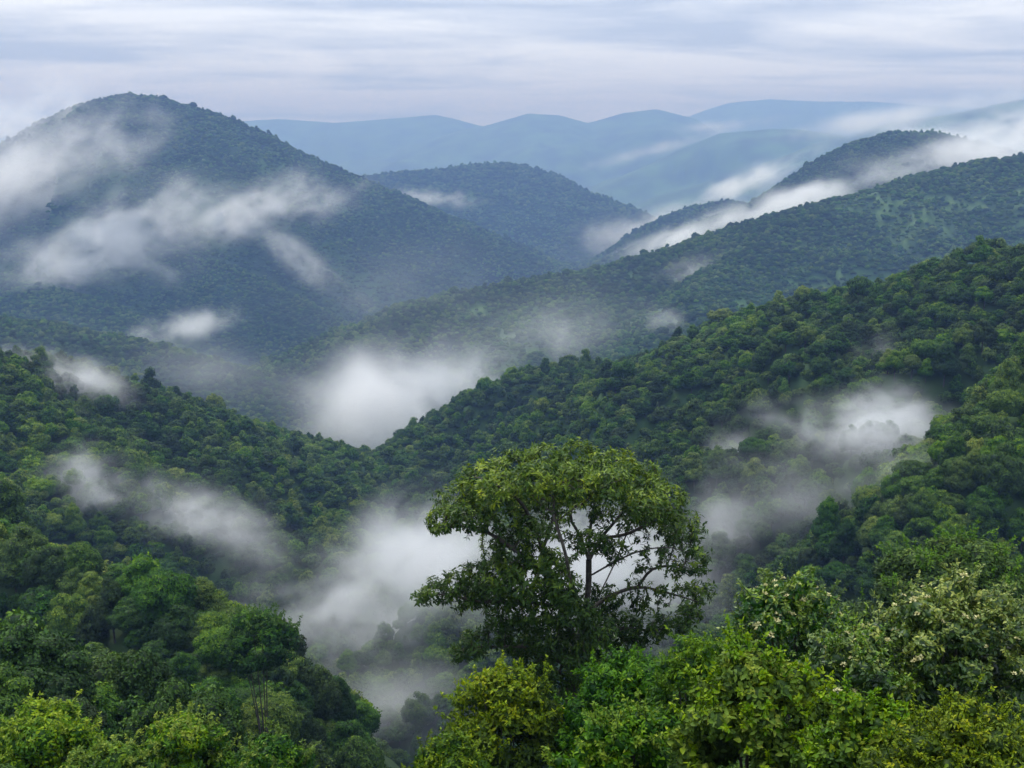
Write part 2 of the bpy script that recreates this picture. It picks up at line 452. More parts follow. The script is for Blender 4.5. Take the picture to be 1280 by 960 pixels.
def tube(path, radii, sides=6):
    path = np.asarray(path, float); k = len(path)
    tg = np.gradient(path, axis=0); tg = norm(tg)
    ref = np.array([0.3, 0.9, 0.1]); a = norm(np.cross(tg, ref)); b = np.cross(tg, a)
    th = np.linspace(0, 2 * math.pi, sides, endpoint=False)
    ring = a[:, None] * np.cos(th)[None, :, None] + b[:, None] * np.sin(th)[None, :, None]
    v = path[:, None] + ring * np.asarray(radii)[:, None, None]
    v = v.reshape(-1, 3)
    i = np.arange(k - 1)[:, None] * sides; j = np.arange(sides)[None]; j2 = (j + 1) % sides
    q = np.stack([i + j, i + j2, i + sides + j2, i + sides + j], -1).reshape(-1, 4)
    return v, q
def join_quads(parts):
    V, Q, o = [], [], 0
    for v, q in parts:
        V.append(v); Q.append(q + o); o += len(v)
    return np.concatenate(V), np.concatenate(Q)
def limbs(path_list, sides=6):
    return join_quads([tube(p, r, sides) for p, r in path_list])
def bez(a, b, c, k=7):
    t = np.linspace(0, 1, k)[:, None]
    return (1 - t) ** 2 * np.asarray(a) + 2 * t * (1 - t) * np.asarray(b) + t * t * np.asarray(c)

# ---------------------------------------------------------------- forest trees
def crown_lobes(R, kind, n):
    """a crown of unit width about the origin's z axis, its base at z = 0.35"""
    out = []
    for i in range(n):
        a = i * 2.4 + R.uniform(-.5, .5)
        q = math.sqrt((i + .5) / n)
        if kind == 'dome':   rr, z = .42 * q, 1.0 - .45 * q * q + R.uniform(-.11, .09)
        elif kind == 'tall': rr, z = .30 * q, 1.25 - .70 * q * q + R.uniform(-.13, .10)
        elif kind == 'flat': rr, z = .50 * q, .92 - .18 * q * q + R.uniform(-.09, .05)
        else:                rr, z = .40 * q, .95 - .38 * q + R.uniform(-.20, .16)
        s = R.uniform(.09, .17)
        out.append((rr * math.cos(a), rr * math.sin(a), z, s, s, s * R.uniform(.6, .85), R.uniform(-.08, .08)))
    # lower shell of the crown
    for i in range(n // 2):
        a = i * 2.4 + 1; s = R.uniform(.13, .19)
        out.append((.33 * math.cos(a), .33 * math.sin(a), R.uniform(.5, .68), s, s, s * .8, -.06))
    return out
KINDS = ['dome', 'tall', 'flat', 'ragged', 'dome', 'ragged']
def make_crowns(prefix, seed0, n, dens, L0):
    res = []
    for i, kd in enumerate(KINDS):
        R = np.random.default_rng(seed0 + i)
        lb = crown_lobes(R, kd, n)
        v, t, tone = lobes_foliage(lb, dens, L0, .62, seed0 + 50 + i, core=.72, cluster=4, tone0=.36, topamp=.30)
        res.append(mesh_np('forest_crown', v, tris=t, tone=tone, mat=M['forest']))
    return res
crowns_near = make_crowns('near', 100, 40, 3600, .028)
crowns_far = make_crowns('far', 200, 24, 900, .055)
def make_trunk(seed):
    R = np.random.default_rng(seed)
    paths = [(bez((0, 0, -.35), (R.uniform(-.04, .04), 0, .3), (R.uniform(-.05, .05), R.uniform(-.05, .05), .85)), np.linspace(.035, .012, 7))]
    for k in range(6):
        a = k * 1.05 + R.uniform(-.3, .3); z = R.uniform(.3, .5)
        paths.append((bez((0, 0, z), (.15 * math.cos(a), .15 * math.sin(a), z + .12), (.32 * math.cos(a), .32 * math.sin(a), z + R.uniform(.25, .4)), 5), np.linspace(.014, .004, 5)))
    v, q = limbs(paths, 5)
    return mesh_np('forest_trunk', v, quads=q, mat=M['bark'])
trunks = [make_trunk(s) for s in (1, 2, 3)]

# positions: jittered over the view, spacing grows slowly with distance
def spacing(y): return np.interp(y, [30, 200, 600, 1500, 3000, 5000], [4.4, 4.7, 5.0, 6.4, 8.5, 15])
trees = []
y = 58.0
while y < 5200:
    s = float(spacing(y))
    half = y * 0.56 + 12
    xs = np.arange(-half, half, s)
    trees.append(np.stack([xs + rng.uniform(-.42, .42, len(xs)) * s, y + rng.uniform(-.42, .42, len(xs)) * s, np.full(len(xs), s)], 1))
    y += s * 0.86
T = np.concatenate(trees)
hz = height(T[:, 0], T[:, 1])
size = np.where(T[:, 1] > 2000, .86, np.where(T[:, 1] > 1000, .93, 1.0)) * T[:, 2] * (.8 + 1.15 * rng.random(len(T)) ** 1.5) * np.where(rng.random(len(T)) < .05, 1.4, 1.0)
# keep only what rises above the skyline of the ground in front of it
u = T[:, 0] / (T[:, 1] + 12)
ang = GZ / np.maximum(np.hypot(GX, GY), 1)
fy = GY[:, 0] > 20
run = np.maximum.accumulate(np.where(fy[:, None], ang, -9), axis=0)
ri = np.clip(np.searchsorted(ys, T[:, 1] * 0.97 - 6) - 1, 0, nr - 1)
ci = np.clip(np.searchsorted(us, u), 0, nc - 1)
top = (hz + size * 1.5 + 2) / np.hypot(T[:, 0], T[:, 1])
keep = top > run[ri, ci] - 4.0 / T[:, 1]
keep &= rng.random(len(T)) > clearing(T[:, 0], T[:, 1]) * .48
# and what the frame can see, with a margin
px_, py_, dd_ = proj(np.stack([T[:, 0], T[:, 1], hz + size * .8], 1))
keep &= (px_ > -60) & (px_ < 1340) & (py_ < 1080)
# clear the viewpoint's own slope in front of the lone tree's view
keep &= ~((px_ > 400) & (px_ < 1060) & (T[:, 1] < 110))
keep &= ~((px_ > 395) & (T[:, 1] < 75))
keep &= ~((px_ > 452) & (px_ < 900) & (T[:, 1] < 215))
T, hz, size, px_, py_, dd_ = T[keep], hz[keep], size[keep], px_[keep], py_[keep], dd_[keep]
print('forest trees', len(T))

# which of them show largest: paint discs from near to far into a coarse buffer
order = np.argsort(dd_)
buf = np.zeros((240, 320), bool); seen = np.zeros(len(T))
# near foreground plants hide what is behind them
YY, XX = np.mgrid[0:240, 0:320]
for (cx_, cy_, rx_, ry_) in [(176, 176, 46, 36), (175, 215, 40, 32), (250, 195, 30, 18), (300, 200, 30, 22), (240, 232, 90, 28), (20, 238, 30, 16), (60, 240, 20, 14), (300, 178, 28, 10)]:
    buf |= ((XX - cx_) / rx_) ** 2 + ((YY - cy_) / ry_) ** 2 < 1
cnt = 0
for i in order:
    if dd_[i] > 700: break
    rp = F * size[i] * .45 / dd_[i] / 4
    x0, x1 = int(max(0, px_[i] / 4 - rp)), int(min(319, px_[i] / 4 + rp))
    y0, y1 = int(max(0, py_[i] / 4 - rp)), int(min(239, py_[i] / 4 + rp * 1.3))
    if x1 < x0 or y1 < y0: continue
    sub = buf[y0:y1 + 1, x0:x1 + 1]
    seen[i] = (~sub).sum()
    buf[y0:y1 + 1, x0:x1 + 1] = True
best = np.argsort(-seen)[:296]
single = np.zeros(len(T), bool); single[best] = True
single &= seen > 0

kind_i = rng.integers(0, len(KINDS), len(T))
rotz = rng.uniform(0, 2 * math.pi, len(T))
stretch = np.where(T[:, 1] > 900, rng.uniform(.75, 1.1, len(T)), rng.uniform(.8, 1.35, len(T)))
SHAPE_WORD = {'dome': 'round-crowned', 'tall': 'tall narrow', 'flat': 'flat-topped', 'ragged': 'ragged-crowned'}
for i in np.nonzero(single)[0]:
    X, Y = px_[i], T[i, 1]
    if X < 640 and Y < 330:
        side = 'the near left shoulder below the drifting mist'; grp = 'forest trees on the near left shoulder'
    elif X < 640:
        side = 'the long left slope behind the near shoulder'; grp = 'forest trees on the long left slope'
    elif Y < 330:
        side = 'the dark near spur at the right edge'; grp = 'forest trees on the dark right spur'
    else:
        side = 'the middle right ridge above the valley'; grp = 'forest trees on the middle right ridge'
    kd = KINDS[kind_i[i]]
    if X < 640 and Y < 330:
        zone = 'at its left end' if X < 110 else 'in its middle' if X < 250 else 'near its right end'
        row = 'high on' if py_[i] < 790 else 'halfway down' if py_[i] < 870 else 'low on'
        side = 'the near left shoulder'
    elif X < 640:
        zone = 'near the left edge' if X < 150 else 'left of the saddle' if X < 400 else 'just behind the lone tree'
        row = 'high on' if py_[i] < 600 else 'low on'; side = 'the long left slope'
    elif Y < 330:
        zone = 'by its left rim' if X < 1150 else 'in its middle' if X < 1220 else 'at its right end'
        row = 'high on' if py_[i] < 570 else 'halfway down' if py_[i] < 640 else 'low on'; side = 'the dark near right spur'
    else:
        zone = 'behind the lone tree' if X < 900 else 'near the oval cloud' if X < 1120 else 'at its right end'
        row = 'high on' if py_[i] < 450 else 'halfway down' if py_[i] < 600 else 'low on'; side = 'the middle right ridge'
    lab_ = '%s forest tree %s %s, %s' % (SHAPE_WORD[kd], row, side, zone)
    root = bpy.data.objects.new('forest_tree', None); C.objects.link(root)
    root.location = (T[i, 0], T[i, 1], hz[i]); root.rotation_euler = (0, 0, rotz[i])
    s = size[i]; root.scale = (s, s, s * stretch[i])
    tag(root, lab_, 'tree', grp)
    near = dd_[i] < 420
    link('crown', (crowns_near if near else crowns_far)[kind_i[i]], root)
    link('trunk', trunks[i % 3], root)

# the rest of the forest: one object, each point carries a crown
def forest_object(name, pts, kind_s, turn_s, size_s, str_s, crowns, label):
    me = bpy.data.meshes.new(name)
    me.vertices.add(len(pts)); me.vertices.foreach_set('co', pts.astype(np.float32).ravel())
    for nm, typ, val in (('pick', 'INT', kind_s), ('turn', 'FLOAT', turn_s), ('sz', 'FLOAT', size_s), ('st', 'FLOAT', str_s)):
        a = me.attributes.new(nm, typ, 'POINT')
        a.data.foreach_set('value', val.astype(np.int32 if typ == 'INT' else np.float32))
    o = link(name, me)
    g = bpy.data.node_groups.new(name + '_growth', 'GeometryNodeTree')
    g.interface.new_socket('Geometry', in_out='INPUT', socket_type='NodeSocketGeometry')
    g.interface.new_socket('Geometry', in_out='OUTPUT', socket_type='NodeSocketGeometry')
    N, Lk = g.nodes, g.links
    gi, go = N.new('NodeGroupInput'), N.new('NodeGroupOutput')
    m2p = N.new('GeometryNodeMeshToPoints')
    Lk.new(gi.outputs[0], m2p.inputs[0])
    iop = N.new('GeometryNodeInstanceOnPoints')
    Lk.new(m2p.outputs[0], iop.inputs['Points'])
    ci_ = N.new('GeometryNodeCollectionInfo')
    coll = bpy.data.collections.new(name + '_crowns')
    for c in crowns:
        co = bpy.data.objects.new('crown_form', c); coll.objects.link(co)
    ci_.inputs['Collection'].default_value = coll
    ci_.inputs['Separate Children'].default_value = True
    ci_.inputs['Reset Children'].default_value = True
    Lk.new(ci_.outputs[0], iop.inputs['Instance'])
    iop.inputs['Pick Instance'].default_value = True
    def attr(nm, typ):
        a = N.new('GeometryNodeInputNamedAttribute'); a.data_type = typ; a.inputs['Name'].default_value = nm
        return a.outputs[0]
    Lk.new(attr('pick', 'INT'), iop.inputs['Instance Index'])
    cr = N.new('ShaderNodeCombineXYZ'); Lk.new(attr('turn', 'FLOAT'), cr.inputs[2])
    e2r = N.new('FunctionNodeEulerToRotation'); Lk.new(cr.outputs[0], e2r.inputs[0]); Lk.new(e2r.outputs[0], iop.inputs['Rotation'])
    cs = N.new('ShaderNodeCombineXYZ'); mu = N.new('ShaderNodeMath'); mu.operation = 'MULTIPLY'
    sz = attr('sz', 'FLOAT'); Lk.new(sz, mu.inputs[0]); Lk.new(attr('st', 'FLOAT'), mu.inputs[1])
    Lk.new(sz, cs.inputs[0]); Lk.new(sz, cs.inputs[1]); Lk.new(mu.outputs[0], cs.inputs[2])
    Lk.new(cs.outputs[0], iop.inputs['Scale'])
    Lk.new(iop.outputs[0], go.inputs[0])
    md = o.modifiers.new('growth', 'NODES'); md.node_group = g
    tag(o, label, None, None, 'stuff')
    return o
reg_ = (T[:, 1] > 1150) & (T[:, 1] < 2050) & (T[:, 0] > -180)
patch = fbm(T[:, 0] / 150, T[:, 1] / 110, 777, 4) + rng.normal(0, .06, len(T))
young = (patch > np.where(reg_, -.06, .24)) & (T[:, 1] > 330) & ~single
crowns_young = []
for c in crowns_far:
    c2 = c.copy(); c2.materials[0] = M['young']; crowns_young.append(c2)
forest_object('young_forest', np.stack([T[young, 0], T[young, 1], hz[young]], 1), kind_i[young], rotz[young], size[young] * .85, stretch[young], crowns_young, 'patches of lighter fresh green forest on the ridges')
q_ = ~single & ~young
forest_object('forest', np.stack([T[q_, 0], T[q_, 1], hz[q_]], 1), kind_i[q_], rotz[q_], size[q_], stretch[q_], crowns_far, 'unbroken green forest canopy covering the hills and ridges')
# undergrowth: leafy clumps over the viewpoint's own slope and the shoulder below it
ug = []
y = 5.0
while y < 150:
    sp_ = 0.45 if y < 26 else 0.75 + y * .016
    xs = np.arange(-y * .56 - 4, y * .56 + 4, sp_)
    ug.append(np.stack([xs + rng.uniform(-.4, .4, len(xs)) * sp_, y + rng.uniform(-.4, .4, len(xs)) * sp_, np.full(len(xs), sp_)], 1))
    y += sp_ * .8
U = np.concatenate(ug); uz = height(U[:, 0], U[:, 1]); usz = U[:, 2] * rng.uniform(1.5, 2.4, len(U))
upx, upy, ud = proj(np.stack([U[:, 0], U[:, 1], uz + usz], 1))
k_ = (upy < 1150) & (upx > -80) & (upx < 1360)
U, uz, usz = U[k_], uz[k_], usz[k_]
forest_object('undergrowth', np.stack([U[:, 0], U[:, 1], uz - usz * .35], 1), rng.integers(0, 6, len(U)), rng.uniform(0, 6.28, len(U)), usz, rng.uniform(.6, 1.0, len(U)), crowns_near, 'dark green undergrowth covering the ground between the foreground shrubs')

# ---------------------------------------------------------------- the lone tree on the viewpoint's slope
HD = 40.0
def hp(px, py, dy=0.0): return P(px, py, HD + dy)
PXM = HD / F
hx, hy = hp(712, 905)[:2]
hg = float(height(np.array([hx]), np.array([hy]))[0])
hero = bpy.data.objects.new('lone_tree', None); C.objects.link(hero)
hero.location = (hx, hy, hg)
tag(hero, 'tall broad-crowned tree standing alone in the foreground against the misty valley', 'tree')
base = np.array([hx, hy, hg])
def chain(pts, step=0.3):
    pts = np.array([hp(*p) if len(p) == 3 else hp(p[0], p[1], 0) for p in pts])
    out = [pts[0]]
    # Catmull-Rom through the given points
    q = np.vstack([2 * pts[0] - pts[1], pts, 2 * pts[-1] - pts[-2]])
    for i in range(1, len(q) - 2):
        L = np.linalg.norm(q[i + 1] - q[i]); n = max(1, int(L / step))
        for t in np.linspace(0, 1, n + 1)[1:]:
            out.append(0.5 * (2 * q[i] + (q[i + 1] - q[i - 1]) * t + (2 * q[i - 1] - 5 * q[i] + 4 * q[i + 1] - q[i + 2]) * t ** 2 + (3 * q[i] - q[i - 1] - 3 * q[i + 1] + q[i + 2]) * t ** 3))
    return np.array(out)
trunk_ch = chain([(712, 905), (716, 850), (727, 790), (735, 740), (736, 700)])
trunk_ch = np.vstack([np.linspace(base + (0, 0, -.5), trunk_ch[0], 12)[:-1], trunk_ch])
LIMBS = [
 [(722,812,0),(706,770,-.6),(686,725,-1.2),(678,688,-1.2),(667,658,-1.2),(648,625,-1.5),(610,600,-1.5)],
 [(678,688,-1.2),(688,660,-.8),(698,630,-.2),(704,598,.3)],
 [(736,700,0),(724,668,.6),(713,643,.9),(730,600,1.4)],
 [(736,700,0),(752,672,.8),(772,648,1.2),(800,612,1.5)],
 [(734,722,0),(762,706,-.6),(796,690,-1.2),(832,684,-1.4),(860,690,-1.4)],
 [(729,772,0),(757,748,.4),(797,734,.4),(838,742,.2),(872,752,0)],
 [(700,758,-.8),(652,752,-1),(602,752,-1),(562,744,-1),(524,742,-.8)],
 [(686,722,-1.2),(650,692,-1.6),(606,664,-1.4),(574,658,-1.2),(543,664,-1)],
 [(717,838,0),(672,812,-.4),(622,808,-.8),(582,810,-.8)],
 [(723,806,0),(770,786,.6),(818,788,.8),(856,778,.8)],
 [(736,700,0),(738,660,2.2),(748,605,3.0)],
 [(727,782,0),(716,742,-2.6),(706,690,-3.6),(690,640,-3.6)],
 [(728,775,0),(748,745,2.8),(770,700,4.2),(790,650,4.2)],
 [(722,812,0),(690,790,2.4),(640,760,3.6),(610,720,3.6)],
 [(752,672,.8),(782,668,.2),(815,652,-.6),(838,640,-1)],
 [(797,734,.4),(815,712,.2),(842,708,-.2),(862,720,-.4)],
]
limb_ch = [chain(l) for l in LIMBS]
LB = []
def lobe(px, py, r, dy=0.0, fl=.8, tone=0.0, ry=None):
    c = hp(px, py, dy) - base; k = r * (HD + dy) / F
    LB.append((c[0], c[1], c[2], k, ry or k * 1.15, k * fl, tone))
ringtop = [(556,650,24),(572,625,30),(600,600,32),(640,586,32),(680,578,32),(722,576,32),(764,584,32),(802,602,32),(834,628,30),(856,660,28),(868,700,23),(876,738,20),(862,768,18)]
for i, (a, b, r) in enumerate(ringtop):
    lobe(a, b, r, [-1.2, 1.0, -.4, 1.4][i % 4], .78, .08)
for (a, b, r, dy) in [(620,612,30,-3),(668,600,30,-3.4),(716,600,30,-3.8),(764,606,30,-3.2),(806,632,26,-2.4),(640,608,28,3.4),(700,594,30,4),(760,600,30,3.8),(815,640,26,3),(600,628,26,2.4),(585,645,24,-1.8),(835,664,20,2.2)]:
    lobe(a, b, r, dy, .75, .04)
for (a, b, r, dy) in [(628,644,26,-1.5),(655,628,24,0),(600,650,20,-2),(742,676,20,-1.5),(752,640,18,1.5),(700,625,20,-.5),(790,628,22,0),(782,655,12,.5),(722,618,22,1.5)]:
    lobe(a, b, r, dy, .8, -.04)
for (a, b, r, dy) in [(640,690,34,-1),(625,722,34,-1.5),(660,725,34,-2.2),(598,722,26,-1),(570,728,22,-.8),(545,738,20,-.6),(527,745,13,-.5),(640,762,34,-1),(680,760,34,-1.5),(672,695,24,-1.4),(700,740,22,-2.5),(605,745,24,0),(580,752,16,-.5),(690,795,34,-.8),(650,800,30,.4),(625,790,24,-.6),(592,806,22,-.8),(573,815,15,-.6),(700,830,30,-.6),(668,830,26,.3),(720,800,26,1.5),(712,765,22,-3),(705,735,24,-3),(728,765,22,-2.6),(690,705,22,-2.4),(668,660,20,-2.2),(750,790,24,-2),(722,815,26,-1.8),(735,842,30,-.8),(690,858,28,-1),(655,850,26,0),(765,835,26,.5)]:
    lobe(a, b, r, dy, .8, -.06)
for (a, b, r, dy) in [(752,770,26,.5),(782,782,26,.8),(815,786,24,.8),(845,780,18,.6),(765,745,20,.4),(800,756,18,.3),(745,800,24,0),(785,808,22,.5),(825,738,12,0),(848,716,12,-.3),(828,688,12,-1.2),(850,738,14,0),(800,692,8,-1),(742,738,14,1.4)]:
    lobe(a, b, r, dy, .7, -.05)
# space colonisation: twigs grow from the limbs towards points scattered in the crown's lobes
R = np.random.default_rng(5)
att = []
for l in LB:
    n = int((30 + 75 * l[3] ** 2) * (1.0 if l[2] > 11 else 1.5))
    d = sphere_dirs(n, R) * R.uniform(.45, .98, n)[:, None] ** .6
    att.append(np.array(l[:3]) + d * np.array(l[3:6]))
bare = [(800,668,22,.5),(835,706,22,-.6),(800,715,20,.4),(775,690,16,.6),(845,660,16,-1),(712,676,14,-.6),(650,672,14,-1.3),(590,662,16,-1.3),(760,650,16,1),(825,760,20,.4),(560,750,18,-.8),(700,650,14,0)]
bc = []
for (a, b, r, dy) in bare:
    c = hp(a, b, dy) - base; k = r * PXM; bc.append((c, k))
    att.append(c + sphere_dirs(46, R) * k * R.uniform(.2, 1.0, 46)[:, None])
att = np.concatenate(att)
nodes = []; par = []
def add_chain(ch, attach=None):
    ch = ch - base
    p = -1
    if attach is not None:
        arr = np.array(nodes); p = int(np.argmin(((arr - ch[0]) ** 2).sum(1)))
    for i, c in enumerate(ch):
        if attach is not None and i == 0: continue
        nodes.append(c); par.append(p); p = len(nodes) - 1
add_chain(trunk_ch)
ntr = len(nodes)
for ch in limb_ch: add_chain(ch, True)
nl = len(nodes)
N_ = np.array(nodes)
nd = np.full(len(att), 1e9); ni = np.zeros(len(att), int)
def upd(new, off):
    global nd, ni
    d = np.linalg.norm(att[:, None] - new[None], axis=2)
    k = d.argmin(1); m = d[np.arange(len(att)), k] < nd
    nd = np.where(m, d[np.arange(len(att)), k], nd); ni = np.where(m, k + off, ni)
upd(N_[ntr - 8:], ntr - 8)
STEP = .19
for it in range(60):
    if not len(att): break
    tgt, inv = np.unique(ni, return_inverse=True)
    dirs = norm(att - N_[ni])
    acc = np.zeros((len(tgt), 3)); np.add.at(acc, inv, dirs)
    acc = norm(norm(acc) + R.normal(0, .18, acc.shape) + np.array([0, 0, .06]))
    new = N_[tgt] + acc * STEP
    off = len(N_); N_ = np.vstack([N_, new]); par.extend(tgt.tolist())
    upd(new, off)
    kp = nd > .26
    att, nd, ni = att[kp], nd[kp], ni[kp]
par = np.array(par)
rad = np.zeros(len(N_)); kids = np.zeros(len(N_), int)
np.add.at(kids, par[par >= 0], 1)
acc = np.where(kids == 0, .011 ** 2.25, 0.0)
for i in range(len(N_) - 1, 0, -1):
    if acc[i] == 0: acc[i] = .011 ** 2.25
    if par[i] >= 0: acc[par[i]] += acc[i]
rad = acc ** (1 / 2.25)
rad[:ntr] = np.minimum(rad[:ntr], .40)
def sticks(ids, sides):
    a = N_[par[ids]]; b = N_[ids]; t = norm(b - a)
    ref = np.where(np.abs(t[:, 2:]) > .9, np.array([[1., 0, 0]]), np.array([[0, 0, 1.]]))
    s = norm(np.cross(t, ref)); w = np.cross(t, s)
    th = np.linspace(0, 2 * math.pi, sides, endpoint=False)
    ring = s[:, None] * np.cos(th)[None, :, None] + w[:, None] * np.sin(th)[None, :, None]
    ra = np.minimum(rad[par[ids]], rad[ids] * 1.5)
    v = np.concatenate([a[:, None] + ring * ra[:, None, None], b[:, None] + ring * rad[ids][:, None, None]], 1).reshape(-1, 3)
    j = np.arange(sides); j2 = (j + 1) % sides
    f = np.stack([j, j2, j2 + sides, j + sides], 1)
    q = (f[None] + (np.arange(len(ids)) * 2 * sides)[:, None, None]).reshape(-1, 4)
    return v, q
v, q = tube(N_[:ntr], np.maximum(rad[:ntr], .1) * np.concatenate([[1.5, 1.25, 1.1], np.ones(ntr - 3)]), 10)
link('trunk', mesh_np('trunk', v, quads=q, mat=M['bark'], smooth=True), hero)
o0 = ntr
for ch in limb_ch:
    ids = np.arange(o0, o0 + len(ch) - 1); o0 += len(ch) - 1
    path = np.vstack([N_[par[ids[0]]], N_[ids]]); rr = np.concatenate([[rad[ids[0]] * 1.15], rad[ids]])
    v, q = tube(path, rr, 7)
    link('limb', mesh_np('limb', v, quads=q, mat=M['bark'], smooth=True), hero)
v, q = sticks(np.arange(nl, len(N_)), 4)
tw = link('twigs', mesh_np('twigs', v, quads=q, mat=M['bark']), hero); tw['kind'] = 'stuff'
# leaves: drooping rosettes at the twig ends, more along the twigs
tips = np.nonzero((kids == 0) & (np.arange(len(N_)) >= nl))[0]
mids = np.nonzero((kids == 1) & (np.arange(len(N_)) >= nl))[0]
mids = mids[R.random(len(mids)) < .8]
ids = np.concatenate([tips, mids])
inb = np.zeros(len(ids), bool)
for c, k in bc: inb |= np.linalg.norm(N_[ids] - c, axis=1) < k * 1.05
ids = ids[~inb | (R.random(len(ids)) < .42)]
td = norm(N_[ids] - N_[par[ids]])
LBa = np.array([l[:7] for l in LB])
Pp, Dd, Nn, Tn = [], [], [], []
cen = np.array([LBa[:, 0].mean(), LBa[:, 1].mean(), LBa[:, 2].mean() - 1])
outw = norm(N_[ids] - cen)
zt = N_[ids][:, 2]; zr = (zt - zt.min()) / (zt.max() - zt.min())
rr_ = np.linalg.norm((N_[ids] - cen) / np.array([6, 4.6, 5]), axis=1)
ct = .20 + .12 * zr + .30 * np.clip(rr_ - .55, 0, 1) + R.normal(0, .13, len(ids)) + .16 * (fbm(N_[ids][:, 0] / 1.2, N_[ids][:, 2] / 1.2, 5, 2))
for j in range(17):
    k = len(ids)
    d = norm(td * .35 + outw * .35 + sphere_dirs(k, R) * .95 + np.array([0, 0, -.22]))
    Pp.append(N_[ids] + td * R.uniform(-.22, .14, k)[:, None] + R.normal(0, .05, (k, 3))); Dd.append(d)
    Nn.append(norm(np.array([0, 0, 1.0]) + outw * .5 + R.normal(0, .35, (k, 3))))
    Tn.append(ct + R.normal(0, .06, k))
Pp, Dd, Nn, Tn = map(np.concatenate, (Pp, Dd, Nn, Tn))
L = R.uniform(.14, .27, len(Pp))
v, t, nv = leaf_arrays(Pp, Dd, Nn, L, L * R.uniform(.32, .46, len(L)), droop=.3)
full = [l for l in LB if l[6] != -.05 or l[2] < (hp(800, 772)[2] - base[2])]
hv, ht, htn = lobes_foliage([tuple(l[:6]) + (l[6] * .6,) for l in full], 46, .21, .40, 77, core=0, cluster=6, tone0=.30, topamp=.24, droop=.3, hollow=.12)
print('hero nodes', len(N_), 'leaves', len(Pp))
fo = link('foliage', mesh_np('foliage', np.vstack([v, hv]), tris=np.vstack([t, ht + len(v)]), tone=np.concatenate([np.repeat(Tn, nv), htn]), mat=M['hero']), hero); fo['kind'] = 'stuff'

